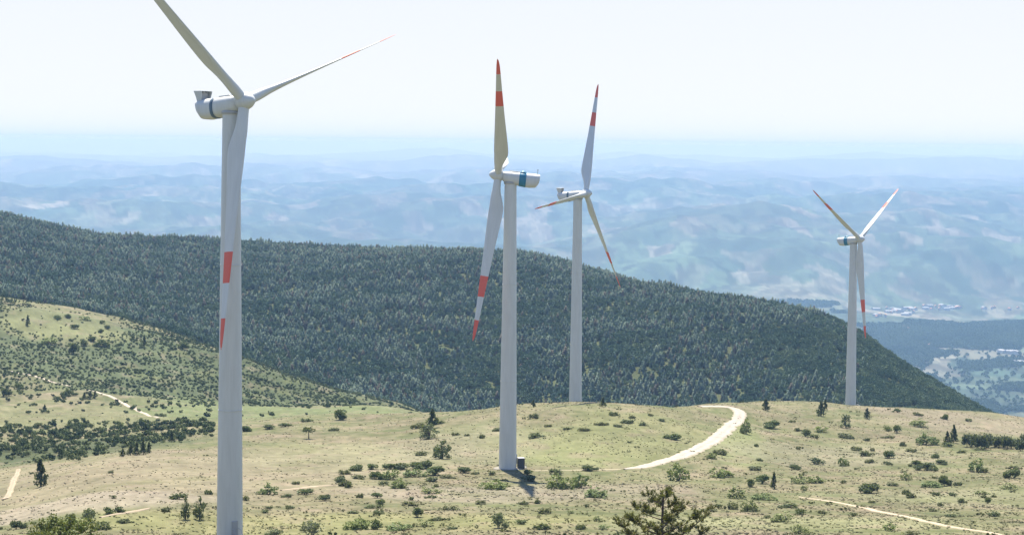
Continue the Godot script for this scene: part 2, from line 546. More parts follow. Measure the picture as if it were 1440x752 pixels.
var turbine_kit := {}
func make_kit() -> void:
	var k := turbine_kit
	k.white = mat(Color(0.48, 0.50, 0.51), 0.45, 0.4)
	k.white.albedo_texture = stains(51, 0.94)
	k.white.uv1_triplanar = true
	k.white.uv1_scale = Vector3(0.11, 0.035, 0.11)
	k.shell = k.white
	k.red = mat(Color(0.56, 0.10, 0.065), 0.5, 0.4)
	k.teal = mat(Color(0.02, 0.15, 0.24), 0.45, 0.4)
	k.blue = mat(Color(0.07, 0.115, 0.16), 0.5, 0.4)
	k.dark = mat(Color(0.05, 0.055, 0.065), 0.6, 0.3)
	k.steel = mat(Color(0.30, 0.31, 0.32), 0.5, 0.4)
	k.concrete = mat(Color(0.20, 0.19, 0.165), 0.95, 0.2)
	k.blade = blade_white()
	k.band = blade_piece(0.61, 0.735, 6, true, true, 1.0)
	k.tip = blade_piece(0.875, 1.0, 10, true, true, 1.0)
	var st := begin()
	loft(st, [nacelle_ring(-6.95, 0.95, -0.5, 1.35), nacelle_ring(-6.7, 1.05, -1.3, 1.5), nacelle_ring(-6.1, 1.1, -2.15, 1.6), nacelle_ring(-4.6, 1.1, -2.35, 1.65), nacelle_ring(-2.0, 1.1, -2.1, 1.65), nacelle_ring(0.0, 1.1, -1.85, 1.6), nacelle_ring(1.1, 1.05, -1.6, 1.45), nacelle_ring(1.75, 1.0, -1.3, 1.2), nacelle_ring(1.95, 0.8, -1.05, 1.0)])
	k.nacelle = finish(st)
	st = begin()
	loft(st, [nacelle_ring(-3.75, 1.1, -2.27, 1.65, 0.02), nacelle_ring(-3.7, 1.1, -2.27, 1.65, 0.07), nacelle_ring(-2.15, 1.1, -2.12, 1.65, 0.07), nacelle_ring(-2.1, 1.1, -2.12, 1.65, 0.02)])
	k.bandn = finish(st)
	st = begin()
	var arch := []
	for e in [[-3.6, 0.02], [-3.4, 0.34], [-2.9, 0.5], [-2.4, 0.34], [-2.2, 0.02]]:
		var r := PackedVector3Array()
		for i in 12:
			var a := TAU * i / 12
			r.append(Vector3(e[0], 1.12 + maxf(sin(a), -0.2) * e[1], cos(a) * 1.0))
		arch.append(r)
	loft(st, arch)
	k.arch = finish(st)
	st = begin()
	loft(st, [nacelle_ring(-3.4, 1.1, -2.24, 1.65, 0.02), nacelle_ring(-3.37, 1.1, -2.24, 1.65, 0.06), nacelle_ring(-2.75, 1.1, -2.18, 1.65, 0.06), nacelle_ring(-2.72, 1.1, -2.18, 1.65, 0.02)])
	k.bandthin = finish(st)
	# spinner and hub
	st = begin()
	var sp := []
	for e in [[1.9, 0.95], [2.0, 1.3], [2.5, 1.48], [3.4, 1.42], [4.0, 1.2], [4.6, 0.8], [5.0, 0.42], [5.15, 0.1]]:
		var r := PackedVector3Array()
		for i in 28:
			var a := TAU * i / 28
			r.append(Vector3(e[0], sin(a) * e[1], cos(a) * e[1]))
		sp.append(r)
	loft(st, sp)
	k.spinner = finish(st)
	# cooling hood that flares upwards at the rear of the roof, open to the front
	st = begin()
	var th := 0.12
	box(st, Transform3D(Basis(Vector3.BACK, 0.30), Vector3(-6.95, 1.95, 0)), Vector3(th, 2.3, 2.7))
	for z in [-1.0, 1.0]:
		var a := [Vector3(-6.6, 0.9, z * 1.2), Vector3(-5.6, 0.9, z * 1.2), Vector3(-5.15, 2.75, z * 1.5), Vector3(-7.25, 3.0, z * 1.5)]
		var rs := []
		for o in [-th / 2, th / 2]:
			var r := PackedVector3Array()
			for p in a: r.append(p + Vector3(0, 0, o))
			rs.append(r)
		loft(st, rs, true, true, 4294967295)
	box(st, Transform3D(Basis(Vector3.BACK, -0.10), Vector3(-6.25, 2.93, 0)), Vector3(2.1, th, 2.9))
	k.hood = finish(st)
	st = begin()
	box(st, Transform3D(Basis(), Vector3(-6.15, 1.85, 0)), Vector3(0.3, 1.6, 2.25))
	k.radiator = finish(st)
	st = begin()
	box(st, Transform3D(Basis(), Vector3(-1.0, 1.2, 0)), Vector3(2.6, 0.22, 1.1), 0.06)
	k.hatch = finish(st)
	st = begin()
	tube(st, [Vector3(-6.3, 1.0, 0.6), Vector3(-6.3, 2.0, 0.6)], 0.05, 0.04)
	box(st, Transform3D(Basis(), Vector3(-6.3, 2.05, 0.6)), Vector3(0.45, 0.14, 0.14))
	k.vane = finish(st)

func stains(sd: int, low: float) -> ImageTexture:      # faint vertical runs and blotches of dirt on paint
	var n := noise(sd, 40.0, 4)
	var im := Image.create(256, 256, false, Image.FORMAT_RGB8)
	for y in 256:
		for x in 256:
			var a := TAU * x / 256.0
			var b := TAU * y / 256.0
			var v := n.get_noise_3d(cos(a) * 60 + 15 * cos(b), sin(a) * 60 + 15 * sin(b), cos(b) * 20)
			var w := n.get_noise_3d(cos(a) * 200, sin(a) * 200, 30 * sin(b))
			var q := clampf(lerpf(low, 1.0, clampf(0.62 + 0.9 * v + 0.5 * w, 0, 1)), 0, 1)
			im.set_pixel(x, y, Color(q, q, q * 0.985))
	return ImageTexture.create_from_image(im)

func turbine(px: float, py: float, d: float, yaw: float, rot: float, hood: bool, feather: float, label: String, door_turn: float, cone := 0.0) -> void:
	var k := turbine_kit
	var hub := at_depth(px, py, d)
	var tilt := deg_to_rad(5.0)
	var flat := Vector3(sin(yaw), 0, cos(yaw))
	var ax := flat * cos(tilt) + Vector3.UP * sin(tilt)
	var top := hub - ax * 2.9
	var ground := height(top.x, top.z)
	var t := thing("wind_turbine", label, "wind turbine", Vector3(top.x, ground, top.z), 0.0, "wind turbines along the ridge")
	var hgt := top.y - 1.85 - ground
	var base := t.position
	# tower in three sections with flanges
	var prof := []
	for i in 25:
		var f := i / 24.0
		prof.append([lerpf(2.12, 1.42, f ** 1.05), lerpf(-0.6, hgt, f)])
	part("tower", lathe(prof, 56), k.white, t)
	for f in [0.0, 0.31, 0.65, 1.0]:
		var r := lerpf(2.12, 1.42, f ** 1.05)
		part("flange", lathe([[r + 0.01, f * hgt - 0.09], [r + 0.055, f * hgt - 0.08], [r + 0.055, f * hgt + 0.08], [r + 0.01, f * hgt + 0.09]], 56), k.white, t)
	part("yaw_ring", lathe([[1.5, hgt + 0.05], [1.62, hgt + 0.1], [1.62, hgt + 0.5], [1.3, hgt + 0.6]], 40), k.steel, t)
	part("foundation", lathe([[3.4, -1.0], [3.4, 0.15], [3.25, 0.22]], 40), k.concrete, t)
	# door with its stair
	var o := Basis(Vector3.UP, door_turn)
	var st := begin()
	box(st, Transform3D(o, o * Vector3(2.08, 2.5, 0)), Vector3(0.22, 2.3, 1.05), 0.05)
	part("door", finish(st), k.steel, t)
	var stair := Node3D.new()
	stair.name = "stair"
	t.add_child(stair)
	for i in 6:
		st = begin()
		box(st, Transform3D(o, o * Vector3(3.0 + 0.27 * (5 - i), 0.2 + 0.19 * (i + 1), 0)), Vector3(0.3, 0.05, 1.1), 0.01)
		part("step", finish(st), k.steel, stair)
	for z in [-0.58, 0.58]:
		st = begin()
		tube(st, [o * Vector3(4.5, 0.1, z), o * Vector3(3.0, 1.3, z), o * Vector3(2.1, 1.3, z)], 0.05, 0.05)
		tube(st, [o * Vector3(4.5, 0.1, z), o * Vector3(4.5, 1.15, z), o * Vector3(3.0, 2.4, z), o * Vector3(2.1, 2.4, z)], 0.035, 0.035)
		part("handrail", finish(st), k.steel, stair)
	# machine house
	var B := Basis(ax, Vector3.UP, Vector3.ZERO)
	var side := ax.cross(Vector3.UP).normalized()
	B = Basis(ax, side.cross(ax), side)
	var nac := part("nacelle", k.nacelle, k.shell, t)
	nac.transform = Transform3D(B, top - base)
	part("teal_band", k.bandthin if hood else k.bandn, k.blue if hood else k.teal, nac)
	if not hood: part("teal_arch", k.arch, k.teal, nac)
	part("roof_hatch", k.hatch, k.shell, nac)
	part("wind_vane", k.vane, k.dark, nac)
	if hood:
		var hd := part("cooling_hood", k.hood, k.shell, nac)
		hd.transform = Transform3D(Basis.from_scale(Vector3(0.85, 0.8, 0.8)), Vector3(-1.0, 0.1, 0))
		part("radiator", k.radiator, k.steel, hd)
	var sp := part("spinner", k.spinner, k.shell, t)
	sp.transform = Transform3D(B, top - base)
	# blades, feathered: the chord lies nearly along the axis
	var s := Vector3.UP.cross(ax).normalized()
	var u := ax.cross(s)
	for i in 3:
		var a := rot + TAU * i / 3.0
		var b := (u * cos(a) + s * sin(a)) * cos(cone) + ax * sin(cone)
		var tang := -u * sin(a) + s * cos(a)
		var pitch: float = feather + (deg_to_rad(13.0) if i == 0 and hood and d < 500.0 else 0.0)
		var X := ax * sin(pitch) + tang * cos(pitch)
		X = (X - b * X.dot(b)).normalized()
		var bl := part("blade", k.blade, k.white, t)
		bl.transform = Transform3D(Basis(X, b, X.cross(b)), hub - base)
		tag(part("red_band", k.band, k.red, bl), "", "")
		part("red_tip", k.tip, k.red, bl)

func cabinet() -> void:
	var p := hit(729, 659)
	var t := thing("transformer_cabinet", "dark grey metal cabinet at the foot of the side-on turbine", "cabinet", Vector3(p.x + 0.6, p.y, p.z + 0.5), 0.25)
	var st := begin()
	box(st, Transform3D(Basis(), Vector3(0, 1.35, 0)), Vector3(1.5, 2.5, 1.5), 0.06)
	part("housing", finish(st), turbine_kit.dark, t)
	st = begin()
	box(st, Transform3D(Basis(), Vector3(0, 2.68, 0)), Vector3(1.7, 0.14, 1.8), 0.04)
	part("roof", finish(st), turbine_kit.steel, t)
	st = begin()
	box(st, Transform3D(Basis(), Vector3(0, -0.1, 0)), Vector3(1.7, 0.5, 1.8), 0.04)
	part("plinth", finish(st), turbine_kit.concrete, t)
	for x in [-0.37, 0.37]:
		st = begin()
		box(st, Transform3D(Basis(), Vector3(x, 1.35, 0.765)), Vector3(0.66, 2.1, 0.05), 0.02)
		part("door", finish(st), turbine_kit.dark, t)

# ------------------------------------------------------------------ plants
func leaf(st: SurfaceTool, at: Vector3, dir: Vector3, up: Vector3, l: float, w: float) -> void:
	var side := dir.cross(up).normalized() * w * 0.5
	var a := at - dir * l * 0.5
	var b := at + dir * l * 0.5
	var n := (dir.cross(side)).normalized()
	var m := at + n * l * 0.12
	st.set_normal(n)
	for p in [a, m + side, b, a, b, m - side]: st.add_vertex(p)

func rdir(r: RandomNumberGenerator) -> Vector3:
	var v := Vector3(r.randfn(), r.randfn(), r.randfn())
	return v.normalized() if v.length() > 0.01 else Vector3.UP

# a bush one metre wide and one metre tall, to be scaled; lobes are clumps of leaves
func bush_mesh(sd: int, lobes: int, leaves: int, size: float, shape: String) -> ArrayMesh:
	var r := RandomNumberGenerator.new()
	r.seed = sd
	var st := begin()
	for k in lobes:
		var c := Vector3.ZERO
		var rad := Vector3.ONE
		var f := (k + 0.5) / lobes
		if shape == "round":
			var a := r.randf() * TAU
			var q := sqrt(r.randf()) * 0.3
			c = Vector3(cos(a) * q, 0.30 + r.randf() * 0.38 * (1.0 - q), sin(a) * q)
			rad = Vector3(1, 1.05, 1) * r.randf_range(0.16, 0.26)
		elif shape == "mat":
			var a := r.randf() * TAU
			var q := sqrt(r.randf()) * 0.40
			c = Vector3(cos(a) * q, r.randf_range(0.25, 0.62) * (1.1 - q), sin(a) * q)
			rad = Vector3(0.17, 0.32, 0.17) * r.randf_range(0.7, 1.2)
		elif shape == "cone":
			var a := r.randf() * TAU
			var q := (1.0 - f) * 0.36 * sqrt(r.randf()) + 0.02
			c = Vector3(cos(a) * q, 0.12 + f * 0.80, sin(a) * q)
			rad = Vector3(1.15, 0.55, 1.15) * (0.05 + 0.13 * (1.0 - f)) * r.randf_range(0.8, 1.2)
		elif shape == "umbrella":
			var a := r.randf() * TAU
			var q := sqrt(r.randf()) * 0.36
			c = Vector3(cos(a) * q, 0.68 + r.randf() * 0.22 * (1.0 - q), sin(a) * q)
			rad = Vector3(0.17, 0.12, 0.17)
		elif shape == "loose":
			var a := r.randf() * TAU
			var q := sqrt(r.randf()) * 0.42
			c = Vector3(cos(a) * q, r.randf_range(0.12, 0.85) * (1.15 - q), sin(a) * q)
			rad = Vector3(1, 1, 1) * r.randf_range(0.09, 0.16)
		for i in leaves:
			var v := rdir(r)
			var p := c + v * rad * (0.55 + 0.45 * r.randf())
			if p.y < 0.02: p.y = 0.02 + r.randf() * 0.1
			var dir := (rdir(r) + v * 0.7 + Vector3.UP * 0.3).normalized()
			leaf(st, p, dir, rdir(r), size * r.randf_range(0.7, 1.3), size * r.randf_range(0.5, 0.8))
	st.index()
	return st.commit()

func stem_mesh(sd: int, n: int, top: float, thick: float, spread: float) -> ArrayMesh:
	var r := RandomNumberGenerator.new()
	r.seed = sd
	var st := begin()
	for k in n:
		var a := r.randf() * TAU
		var q := spread * r.randf_range(0.4, 1.0) if n > 1 else 0.03
		var p1 := Vector3(cos(a) * q * 0.4, top * 0.5, sin(a) * q * 0.4)
		var p2 := Vector3(cos(a) * q, top, sin(a) * q)
		tube(st, [Vector3(cos(a) * q * 0.1, -0.12, sin(a) * q * 0.1), p1, p2], thick, thick * 0.35, 5)
	return finish(st)

var kits := {}
func plant_kits() -> void:
	var bark := mat(Color(0.09, 0.07, 0.055), 0.95, 0.2)
	var greys := mat(Color(0.17, 0.15, 0.13), 0.95, 0.2)
	var defs := {
		"r": ["round", 14, 34, 0.14, [Color(0.054, 0.084, 0.035), Color(0.068, 0.095, 0.038), Color(0.047, 0.070, 0.038)], 4, 0.5, 0.03, 0.25],
		"m": ["mat", 12, 26, 0.16, [Color(0.062, 0.083, 0.035), Color(0.083, 0.090, 0.040), Color(0.053, 0.068, 0.033)], 5, 0.35, 0.03, 0.35],
		"o": ["loose", 24, 18, 0.12, [Color(0.137, 0.176, 0.058), Color(0.111, 0.156, 0.058), Color(0.163, 0.189, 0.078)], 5, 0.6, 0.025, 0.3],
		"g": ["round", 16, 34, 0.10, [Color(0.131, 0.156, 0.085), Color(0.150, 0.163, 0.100), Color(0.112, 0.138, 0.075)], 4, 0.5, 0.025, 0.25],
		"c": ["cone", 34, 16, 0.12, [Color(0.026, 0.045, 0.030), Color(0.032, 0.050, 0.030), Color(0.024, 0.040, 0.028)], 1, 0.85, 0.035, 0.0],
		"t": ["loose", 26, 22, 0.11, [Color(0.075, 0.103, 0.053), Color(0.088, 0.110, 0.062), Color(0.069, 0.088, 0.050)], 3, 0.8, 0.035, 0.2],
		"d": ["round", 18, 30, 0.13, [Color(0.026, 0.045, 0.034), Color(0.032, 0.052, 0.036), Color(0.036, 0.05, 0.04)], 1, 0.6, 0.035, 0.0],
		"u": ["umbrella", 12, 30, 0.12, [Color(0.035, 0.05, 0.025)], 1, 0.75, 0.05, 0.0]}
	for key in defs:
		var e: Array = defs[key]
		var meshes := []
		for v in 4: meshes.append(bush_mesh(hash(key) % 1000 + v * 17, e[1], e[2], e[3], e[0]))
		var ms := []
		for c in e[4]:
			var m := mat(c, 0.75, 0.3)
			m.backlight_enabled = true
			m.backlight = Color(0.30, 0.33, 0.16)
			ms.append(m)
		var stems := []
		for v in 2: stems.append(stem_mesh(hash(key) % 777 + v, e[5], e[6], e[7], e[8]))
		kits[key] = {"foliage": meshes, "mats": ms, "stems": stems, "bark": greys if key in ["g", "o"] else bark}

const NAMES := {
	"r": ["round_shrub", "rounded TONE shrub", "shrub", "shrub"],
	"m": ["low_shrub", "low spreading TONE shrub", "shrub", "shrub"],
	"o": ["leafy_bush", "loose TONE leafy bush", "bush", "bush"],
	"g": ["grey_bush", "rounded grey-green bush", "bush", "bush"],
	"c": ["conifer", "dark pointed conifer", "tree", "conifer"],
	"t": ["small_tree", "small grey-green bushy tree", "tree", "tree"],
	"d": ["plantation_tree", "dark dense round-topped tree", "tree", "tree"],
	"u": ["flat_topped_tree", "small dark flat-topped tree", "tree", "tree"]}
const TONES := {"r": ["dark green", "mid-green", "blackish green"], "m": ["dark green", "olive-brown", "blackish"], "o": ["light green", "mid-green", "pale olive"], "g": ["", "", ""], "c": ["", "", ""], "t": ["", "", ""], "u": [""], "d": ["", "", ""]}
var landmarks := []

func where_is(p: Vector3) -> String:
	var best := "on the open dry grassland"
	var q := 1e9
	for l in landmarks:
		var r: float = (Vector2(p.x, p.z) - Vector2(l[0].x, l[0].z)).length() / l[1]
		if r < 1.0 and r < q:
			q = r
			best = l[2]
	return best

func plant(kind: String, p: Vector3, w: float, h: float, label := "", spot := "") -> Node3D:
	var e: Array = NAMES[kind]
	var k: Dictionary = kits[kind]
	var place: String = spot if spot else where_is(p)
	var big: String = "large " if w > 4.2 and kind in ["r", "o", "g"] else "small " if w < 2.0 and kind in ["r", "o", "c"] else ""
	var tone := rng.randi() % int(k.mats.size())
	var lab: String = label if label else big + str(e[1]).replace("TONE", TONES.get(kind, [""])[tone]) + " " + place
	var t := thing(e[0], lab, e[2], p + Vector3(0, -0.05 * h, 0), rng.randf() * TAU, lab + " and its look-alikes" if not label else "")
	var s := Vector3(w, h, w * rng.randf_range(0.8, 1.15))
	var f := part("crown" if kind in "ctud" else "foliage", k.foliage[rng.randi() % 4], k.mats[tone], t)
	f.scale = s
	if kind in "rmog" and rng.randf() < 0.65:
		for n in 1 + rng.randi() % 2:
			var a := rng.randf() * TAU
			var f2 := part("foliage", k.foliage[rng.randi() % 4], k.mats[tone], t)
			f2.scale = s * rng.randf_range(0.45, 0.75)
			f2.position = Vector3(cos(a) * w, 0, sin(a) * w) * rng.randf_range(0.3, 0.55)
			f2.rotation.y = rng.randf() * TAU
	var st := part("trunk" if kind in "ctud" else "stems", k.stems[rng.randi() % 2], k.bark, t)
	st.scale = s
	return t

# [px, py of the foot, width, height in px, kind]
const PLANTS := [
	[1077,577,12,14,"c"],[1086,602,20,11,"r"],[1155,585,14,18,"c"],[1161,577,8,13,"c"],[1190,602,15,18,"t"],[1220,589,12,13,"c"],[1134,614,13,12,"r"],[1146,616,12,6,"m"],[1156,607,18,8,"o"],[1190,616,18,8,"m"],[1122,606,8,5,"m"],[1114,594,8,4,"m"],[1050,610,13,20,"o"],[1063,628,5,5,"m"],[1012,639,20,9,"m"],[1002,645,13,8,"o"],[1011,671,26,12,"o"],[1063,661,16,6,"m"],[1068,648,8,4,"m"],[1123,632,7,5,"m"],[1150,653,21,9,"r"],[1118,660,15,8,"r"],[1185,655,11,12,"o"],[1203,633,14,6,"m"],[1215,641,15,8,"m"],[1227,634,6,5,"m"],[1226,651,12,6,"m"],[1055,684,12,12,"r"],[1072,680,20,13,"r"],[1089,687,11,20,"c"],[1124,679,22,10,"o"],[1148,679,20,9,"o"],[1132,690,10,8,"o"],[1224,693,25,16,"r"],[1187,680,6,6,"m"],[1035,701,23,15,"o"],[1031,716,14,10,"m"],[1055,719,17,16,"o"],[1072,703,24,9,"o"],[1009,712,10,4,"m"],[1102,733,24,12,"o"],[1126,723,14,9,"r"],[1112,714,20,6,"m"],[1080,729,10,5,"m"],[1157,722,12,5,"m"],[1125,751,24,12,"o"],[1220,620,8,5,"m"],
	[1263,580,10,6,"r"],[1293,600,22,10,"o"],[1290,584,12,5,"m"],[1331,590,10,9,"r"],[1363,592,10,4,"m"],[1262,608,12,12,"r"],[1247,606,10,8,"o"],[1271,627,8,7,"m"],[1302,625,22,14,"o"],[1251,616,14,4,"m"],[1332,628,14,7,"m"],[1353,637,8,5,"m"],[1379,633,12,4,"m"],[1251,644,14,12,"r"],[1248,653,10,5,"m"],[1283,635,14,5,"m"],[1316,644,12,7,"r"],[1289,656,13,10,"r"],[1304,661,22,12,"r"],[1314,662,14,7,"m"],[1324,653,14,7,"r"],[1348,683,12,6,"m"],[1375,663,22,16,"o"],[1385,664,12,7,"m"],[1427,672,20,14,"r"],[1426,659,12,5,"m"],[1420,687,20,7,"o"],[1255,683,13,5,"m"],[1275,675,14,10,"o"],[1281,700,12,8,"m"],[1274,695,8,8,"m"],[1317,697,12,6,"m"],[1340,697,11,5,"m"],[1353,707,10,7,"m"],[1390,708,8,10,"r"],[1385,700,8,5,"m"],[1398,699,7,4,"m"],[1380,695,14,5,"o"],[1313,719,14,5,"m"],[1398,726,20,7,"m"],[1340,727,18,5,"m"],[1251,746,22,9,"o"],[1283,752,24,6,"m"],[1227,707,8,4,"m"],[1322,711,6,5,"m"],[1310,685,22,8,"o"],
	[783,687,26,20,"o"],[816,686,28,18,"o"],[827,662,17,9,"r"],[781,667,16,9,"m"],[839,699,26,12,"o"],[825,714,6,6,"r"],[766,722,16,8,"m"],[802,722,10,5,"o"],[764,744,16,9,"m"],[816,744,13,8,"m"],[850,744,15,6,"o"],[839,733,10,7,"o"],[950,618,20,9,"r"],[959,715,11,6,"m"],[997,719,22,4,"m"],
	[592,640,15,6,"m"],[677,616,8,6,"m"],[657,613,6,4,"m"],[753,615,17,7,"m"],[502,662,16,9,"r"],[523,660,16,8,"r"],[548,660,20,9,"r"],[564,660,20,9,"r"],[585,659,18,11,"r"],[599,659,18,12,"r"],[527,673,14,12,"r"],[551,674,22,13,"o"],[580,670,26,10,"o"],[611,668,24,13,"r"],[502,673,20,6,"m"],[607,677,18,7,"m"],[629,672,16,5,"m"],[539,682,12,6,"m"],[561,686,18,12,"o"],[603,694,22,10,"o"],[613,685,6,5,"m"],[530,700,17,8,"r"],[507,700,8,8,"m"],[535,709,14,8,"r"],[525,714,16,5,"m"],[574,711,15,7,"m"],[578,703,8,5,"m"],[608,700,12,4,"m"],[533,722,14,5,"m"],[635,717,18,7,"m"],[676,709,14,6,"m"],[698,688,26,13,"o"],[691,668,10,6,"m"],[653,665,18,9,"r"],[668,667,10,4,"m"],[756,708,8,7,"m"],[737,709,16,5,"m"],[732,737,18,7,"m"],[507,744,26,15,"o"],[530,744,14,13,"r"],[559,745,28,10,"o"],[599,740,20,10,"o"],[615,732,12,5,"m"],[634,744,14,4,"m"],[487,684,14,9,"m"],[481,675,10,8,"m"],[496,722,14,4,"m"],[745,677,22,9,"r"],[742,668,14,8,"r"],  # last entry: shrub added in place of the dark shadow at a turbine foot
	[470,606,13,5,"m"],[378,695,24,14,"o"],[429,695,20,9,"r"],[456,704,16,10,"r"],[404,699,10,5,"m"],[415,681,9,5,"m"],[476,681,20,11,"r"],[490,686,8,8,"m"],[483,667,14,8,"m"],[373,721,12,5,"m"],[407,715,12,5,"m"],[379,715,8,4,"m"],[342,703,16,7,"m"],[292,695,10,7,"m"],[334,729,6,6,"m"],[342,607,16,9,"r"],[378,603,18,7,"r"],[400,600,16,6,"r"],[429,593,14,6,"m"],[251,702,22,9,"m"],
	[22,744,16,14,"r"],[143,744,18,12,"m"],[175,735,14,6,"m"],[152,722,14,9,"r"],[167,721,14,10,"r"],[234,719,14,7,"m"],[62,579,8,9,"c"],[54,600,11,6,"m"],[17,598,8,4,"m"],[69,596,5,4,"m"],[98,602,11,8,"r"],[78,610,8,9,"c"],[114,600,12,7,"r"],[124,600,11,6,"m"],[167,599,11,7,"r"],[198,598,10,10,"r"],[225,585,12,5,"m"],[204,607,7,8,"c"],[241,622,12,14,"c"],[156,665,8,4,"m"],
	[79,449,10,6,"r"],[94,447,9,6,"r"],[104,462,12,7,"r"],[117,450,12,6,"o"],[102,497,16,17,"r"],[117,486,10,9,"r"],[141,468,9,6,"r"],[150,463,8,7,"r"],[143,455,7,6,"m"],[145,487,16,10,"r"],[130,480,10,8,"r"],[69,484,20,9,"o"],[95,556,14,9,"r"],[79,562,10,6,"r"],[4,557,14,13,"r"],[26,547,12,9,"r"],[202,488,8,14,"c"],[256,491,12,10,"r"],[38,458,8,13,"c"],[590,602,12,8,"m"],[617,596,14,6,"m"],[640,612,10,5,"m"],[700,606,12,5,"m"],[770,600,10,4,"m"],[796,604,10,4,"m"],[820,606,14,5,"m"],[846,598,12,5,"m"],[868,600,10,4,"m"],[884,594,14,5,"m"],[905,598,10,5,"m"],[862,584,12,6,"m"],[890,588,8,4,"m"],[750,588,12,8,"m"],[930,592,10,4,"m"],[915,585,8,4,"m"]]

func scatter(called: String, label: String, category: String, mesh: Mesh, m: Material, list: Array, parent: Node = self, kind := "stuff") -> void:
	var mm := MultiMesh.new()
	mm.transform_format = MultiMesh.TRANSFORM_3D
	mm.use_colors = true
	mm.mesh = mesh
	mm.instance_count = list.size()
	for i in list.size():
		mm.set_instance_transform(i, list[i][0])
		mm.set_instance_color(i, list[i][1])
	var o := MultiMeshInstance3D.new()
	o.name = numbered(called) if parent == self else called
	o.multimesh = mm
	o.material_override = m
	parent.add_child(o, true)
	if parent == self: tag(o, label, category, "", kind)
	else: o.set_meta("kind", kind)

func leafmat(rough := 0.8) -> StandardMaterial3D:
	var m := vmat(1.0)
	m.metallic_specular = 0.05
	m.backlight_enabled = true
	m.backlight = Color(0.26, 0.30, 0.18)
	return m

# a conifer for the wood: ragged skirts of drooping sprays round a mast; one metre tall
func forest_conifer(sd: int) -> ArrayMesh:
	var r := RandomNumberGenerator.new()
	r.seed = sd
	var st := begin()
	var tiers := 7
	for k in tiers:
		var f := float(k) / tiers
		var y := 0.1 + f * 0.82
		var rad := 0.26 * (1.0 - f) ** 0.8 + 0.03
		var n := 7 if k < 5 else 4
		var off := r.randf() * TAU
		for i in n:
			var a := off + TAU * (i + r.randf_range(-0.3, 0.3)) / n
			var q := rad * r.randf_range(0.7, 1.25)
			var o := Vector3(cos(a), 0, sin(a))
			var s := Vector3(-sin(a), 0, cos(a)) * q * 0.5
			var root := Vector3(0, y + 0.13, 0)
			var tip := o * q + Vector3(0, y - 0.02, 0)
			var mid := o * q * 0.62 + Vector3(0, y + 0.04, 0)
			for p in [root, mid + s, tip, root, tip, mid - s]: st.add_vertex(p)
	st.generate_normals()
	st.index()
	return st.commit()

func tuft_mesh(sd: int, n := 7) -> ArrayMesh:
	var r := RandomNumberGenerator.new()
	r.seed = sd
	var st := begin()
	for k in n:
		var a := r.randf() * TAU
		var q := r.randf() * 0.28
		var o := Vector3(cos(a) * q, 0, sin(a) * q)
		var lean := Vector3(cos(a), 0, sin(a)) * r.randf_range(0.1, 0.45)
		var s := Vector3(-sin(a + 0.8), 0, cos(a + 0.8)) * 0.14
		for p in [o - s, o + lean + Vector3(0, r.randf_range(0.5, 1.0), 0), o + s]: st.add_vertex(p)
	st.generate_normals()
	st.index()
	return st.commit()

# ------------------------------------------------------------------ tracks
func ribbon(pts: Array, lift: float, base: Color, grow := 1.0) -> ArrayMesh:      # pts: [px, py, half width]
	var c := []
	for p in pts:
		var q := hit(p[0], p[1], 300.0, 1420.0)
		if q != Vector3.INF: c.append([q, p[2] * grow])
	var v := PackedVector3Array()
	var cols := PackedColorArray()
	var ix := PackedInt32Array()
	var across := 9
	var rows := 0
	for k in c.size() - 1:
		var p0: Vector3 = c[maxi(k - 1, 0)][0]
		var p1: Vector3 = c[k][0]
		var p2: Vector3 = c[k + 1][0]
		var p3: Vector3 = c[mini(k + 2, c.size() - 1)][0]
		var steps := maxi(3, int(p1.distance_to(p2) / 1.5))
		for i in steps + (1 if k == c.size() - 2 else 0):
			var t := float(i) / steps
			var q := p1.cubic_interpolate(p2, p0, p3, t)
			var q2 := p1.cubic_interpolate(p2, p0, p3, t + 0.02)
			var dir := Vector3(q2.x - q.x, 0, q2.z - q.z).normalized()
			var side := Vector3(-dir.z, 0, dir.x)
			var hw := lerpf(c[k][1], c[k + 1][1], t)
			for e in across:
				var f := -1.0 + 2.0 * e / (across - 1)
				var wob := 1.0 + 0.35 * g2.get_noise_2d(q.x + signf(f) * 40.0, q.z)
				var x := q + side * f * hw * wob
				x.y = height(x.x, x.z) + (lift if absf(f) < 0.99 else -0.12) + 0.05 * (1.0 - f * f)
				v.append(x)
				var n := 1.0 + 0.16 * g4.get_noise_2d(x.x, x.z) + 0.12 * g2.get_noise_2d(x.x, x.z)
				var rut := 0.10 * exp(-((absf(f) - 0.45) / 0.16) ** 2) + (-0.10 * exp(-(f / 0.2) ** 2))
				var verge := sm(0.5, 1.0, absf(f) + 0.45 * g4.get_noise_2d(x.x * 1.3 + 9.0, x.z * 1.3))
				var cc := Color(base.r * (n + rut), base.g * (n + rut), base.b * (n + rut)).lerp(Color(0.20, 0.185, 0.115), 0.6 * verge)
				cols.append(cc)
			rows += 1
	for j in rows - 1:
		for i in across - 1:
			var o := j * across + i
			for q in [o, o + 1, o + across, o + 1, o + across + 1, o + across]: ix.append(q)
	var st := SurfaceTool.new()
	var arr := []
	arr.resize(Mesh.ARRAY_MAX)
	arr[Mesh.ARRAY_VERTEX] = v; arr[Mesh.ARRAY_COLOR] = cols; arr[Mesh.ARRAY_INDEX] = ix
	var m := ArrayMesh.new()
	m.add_surface_from_arrays(Mesh.PRIMITIVE_TRIANGLES, arr)
	st.create_from(m, 0)
	st.generate_normals()
	return st.commit()

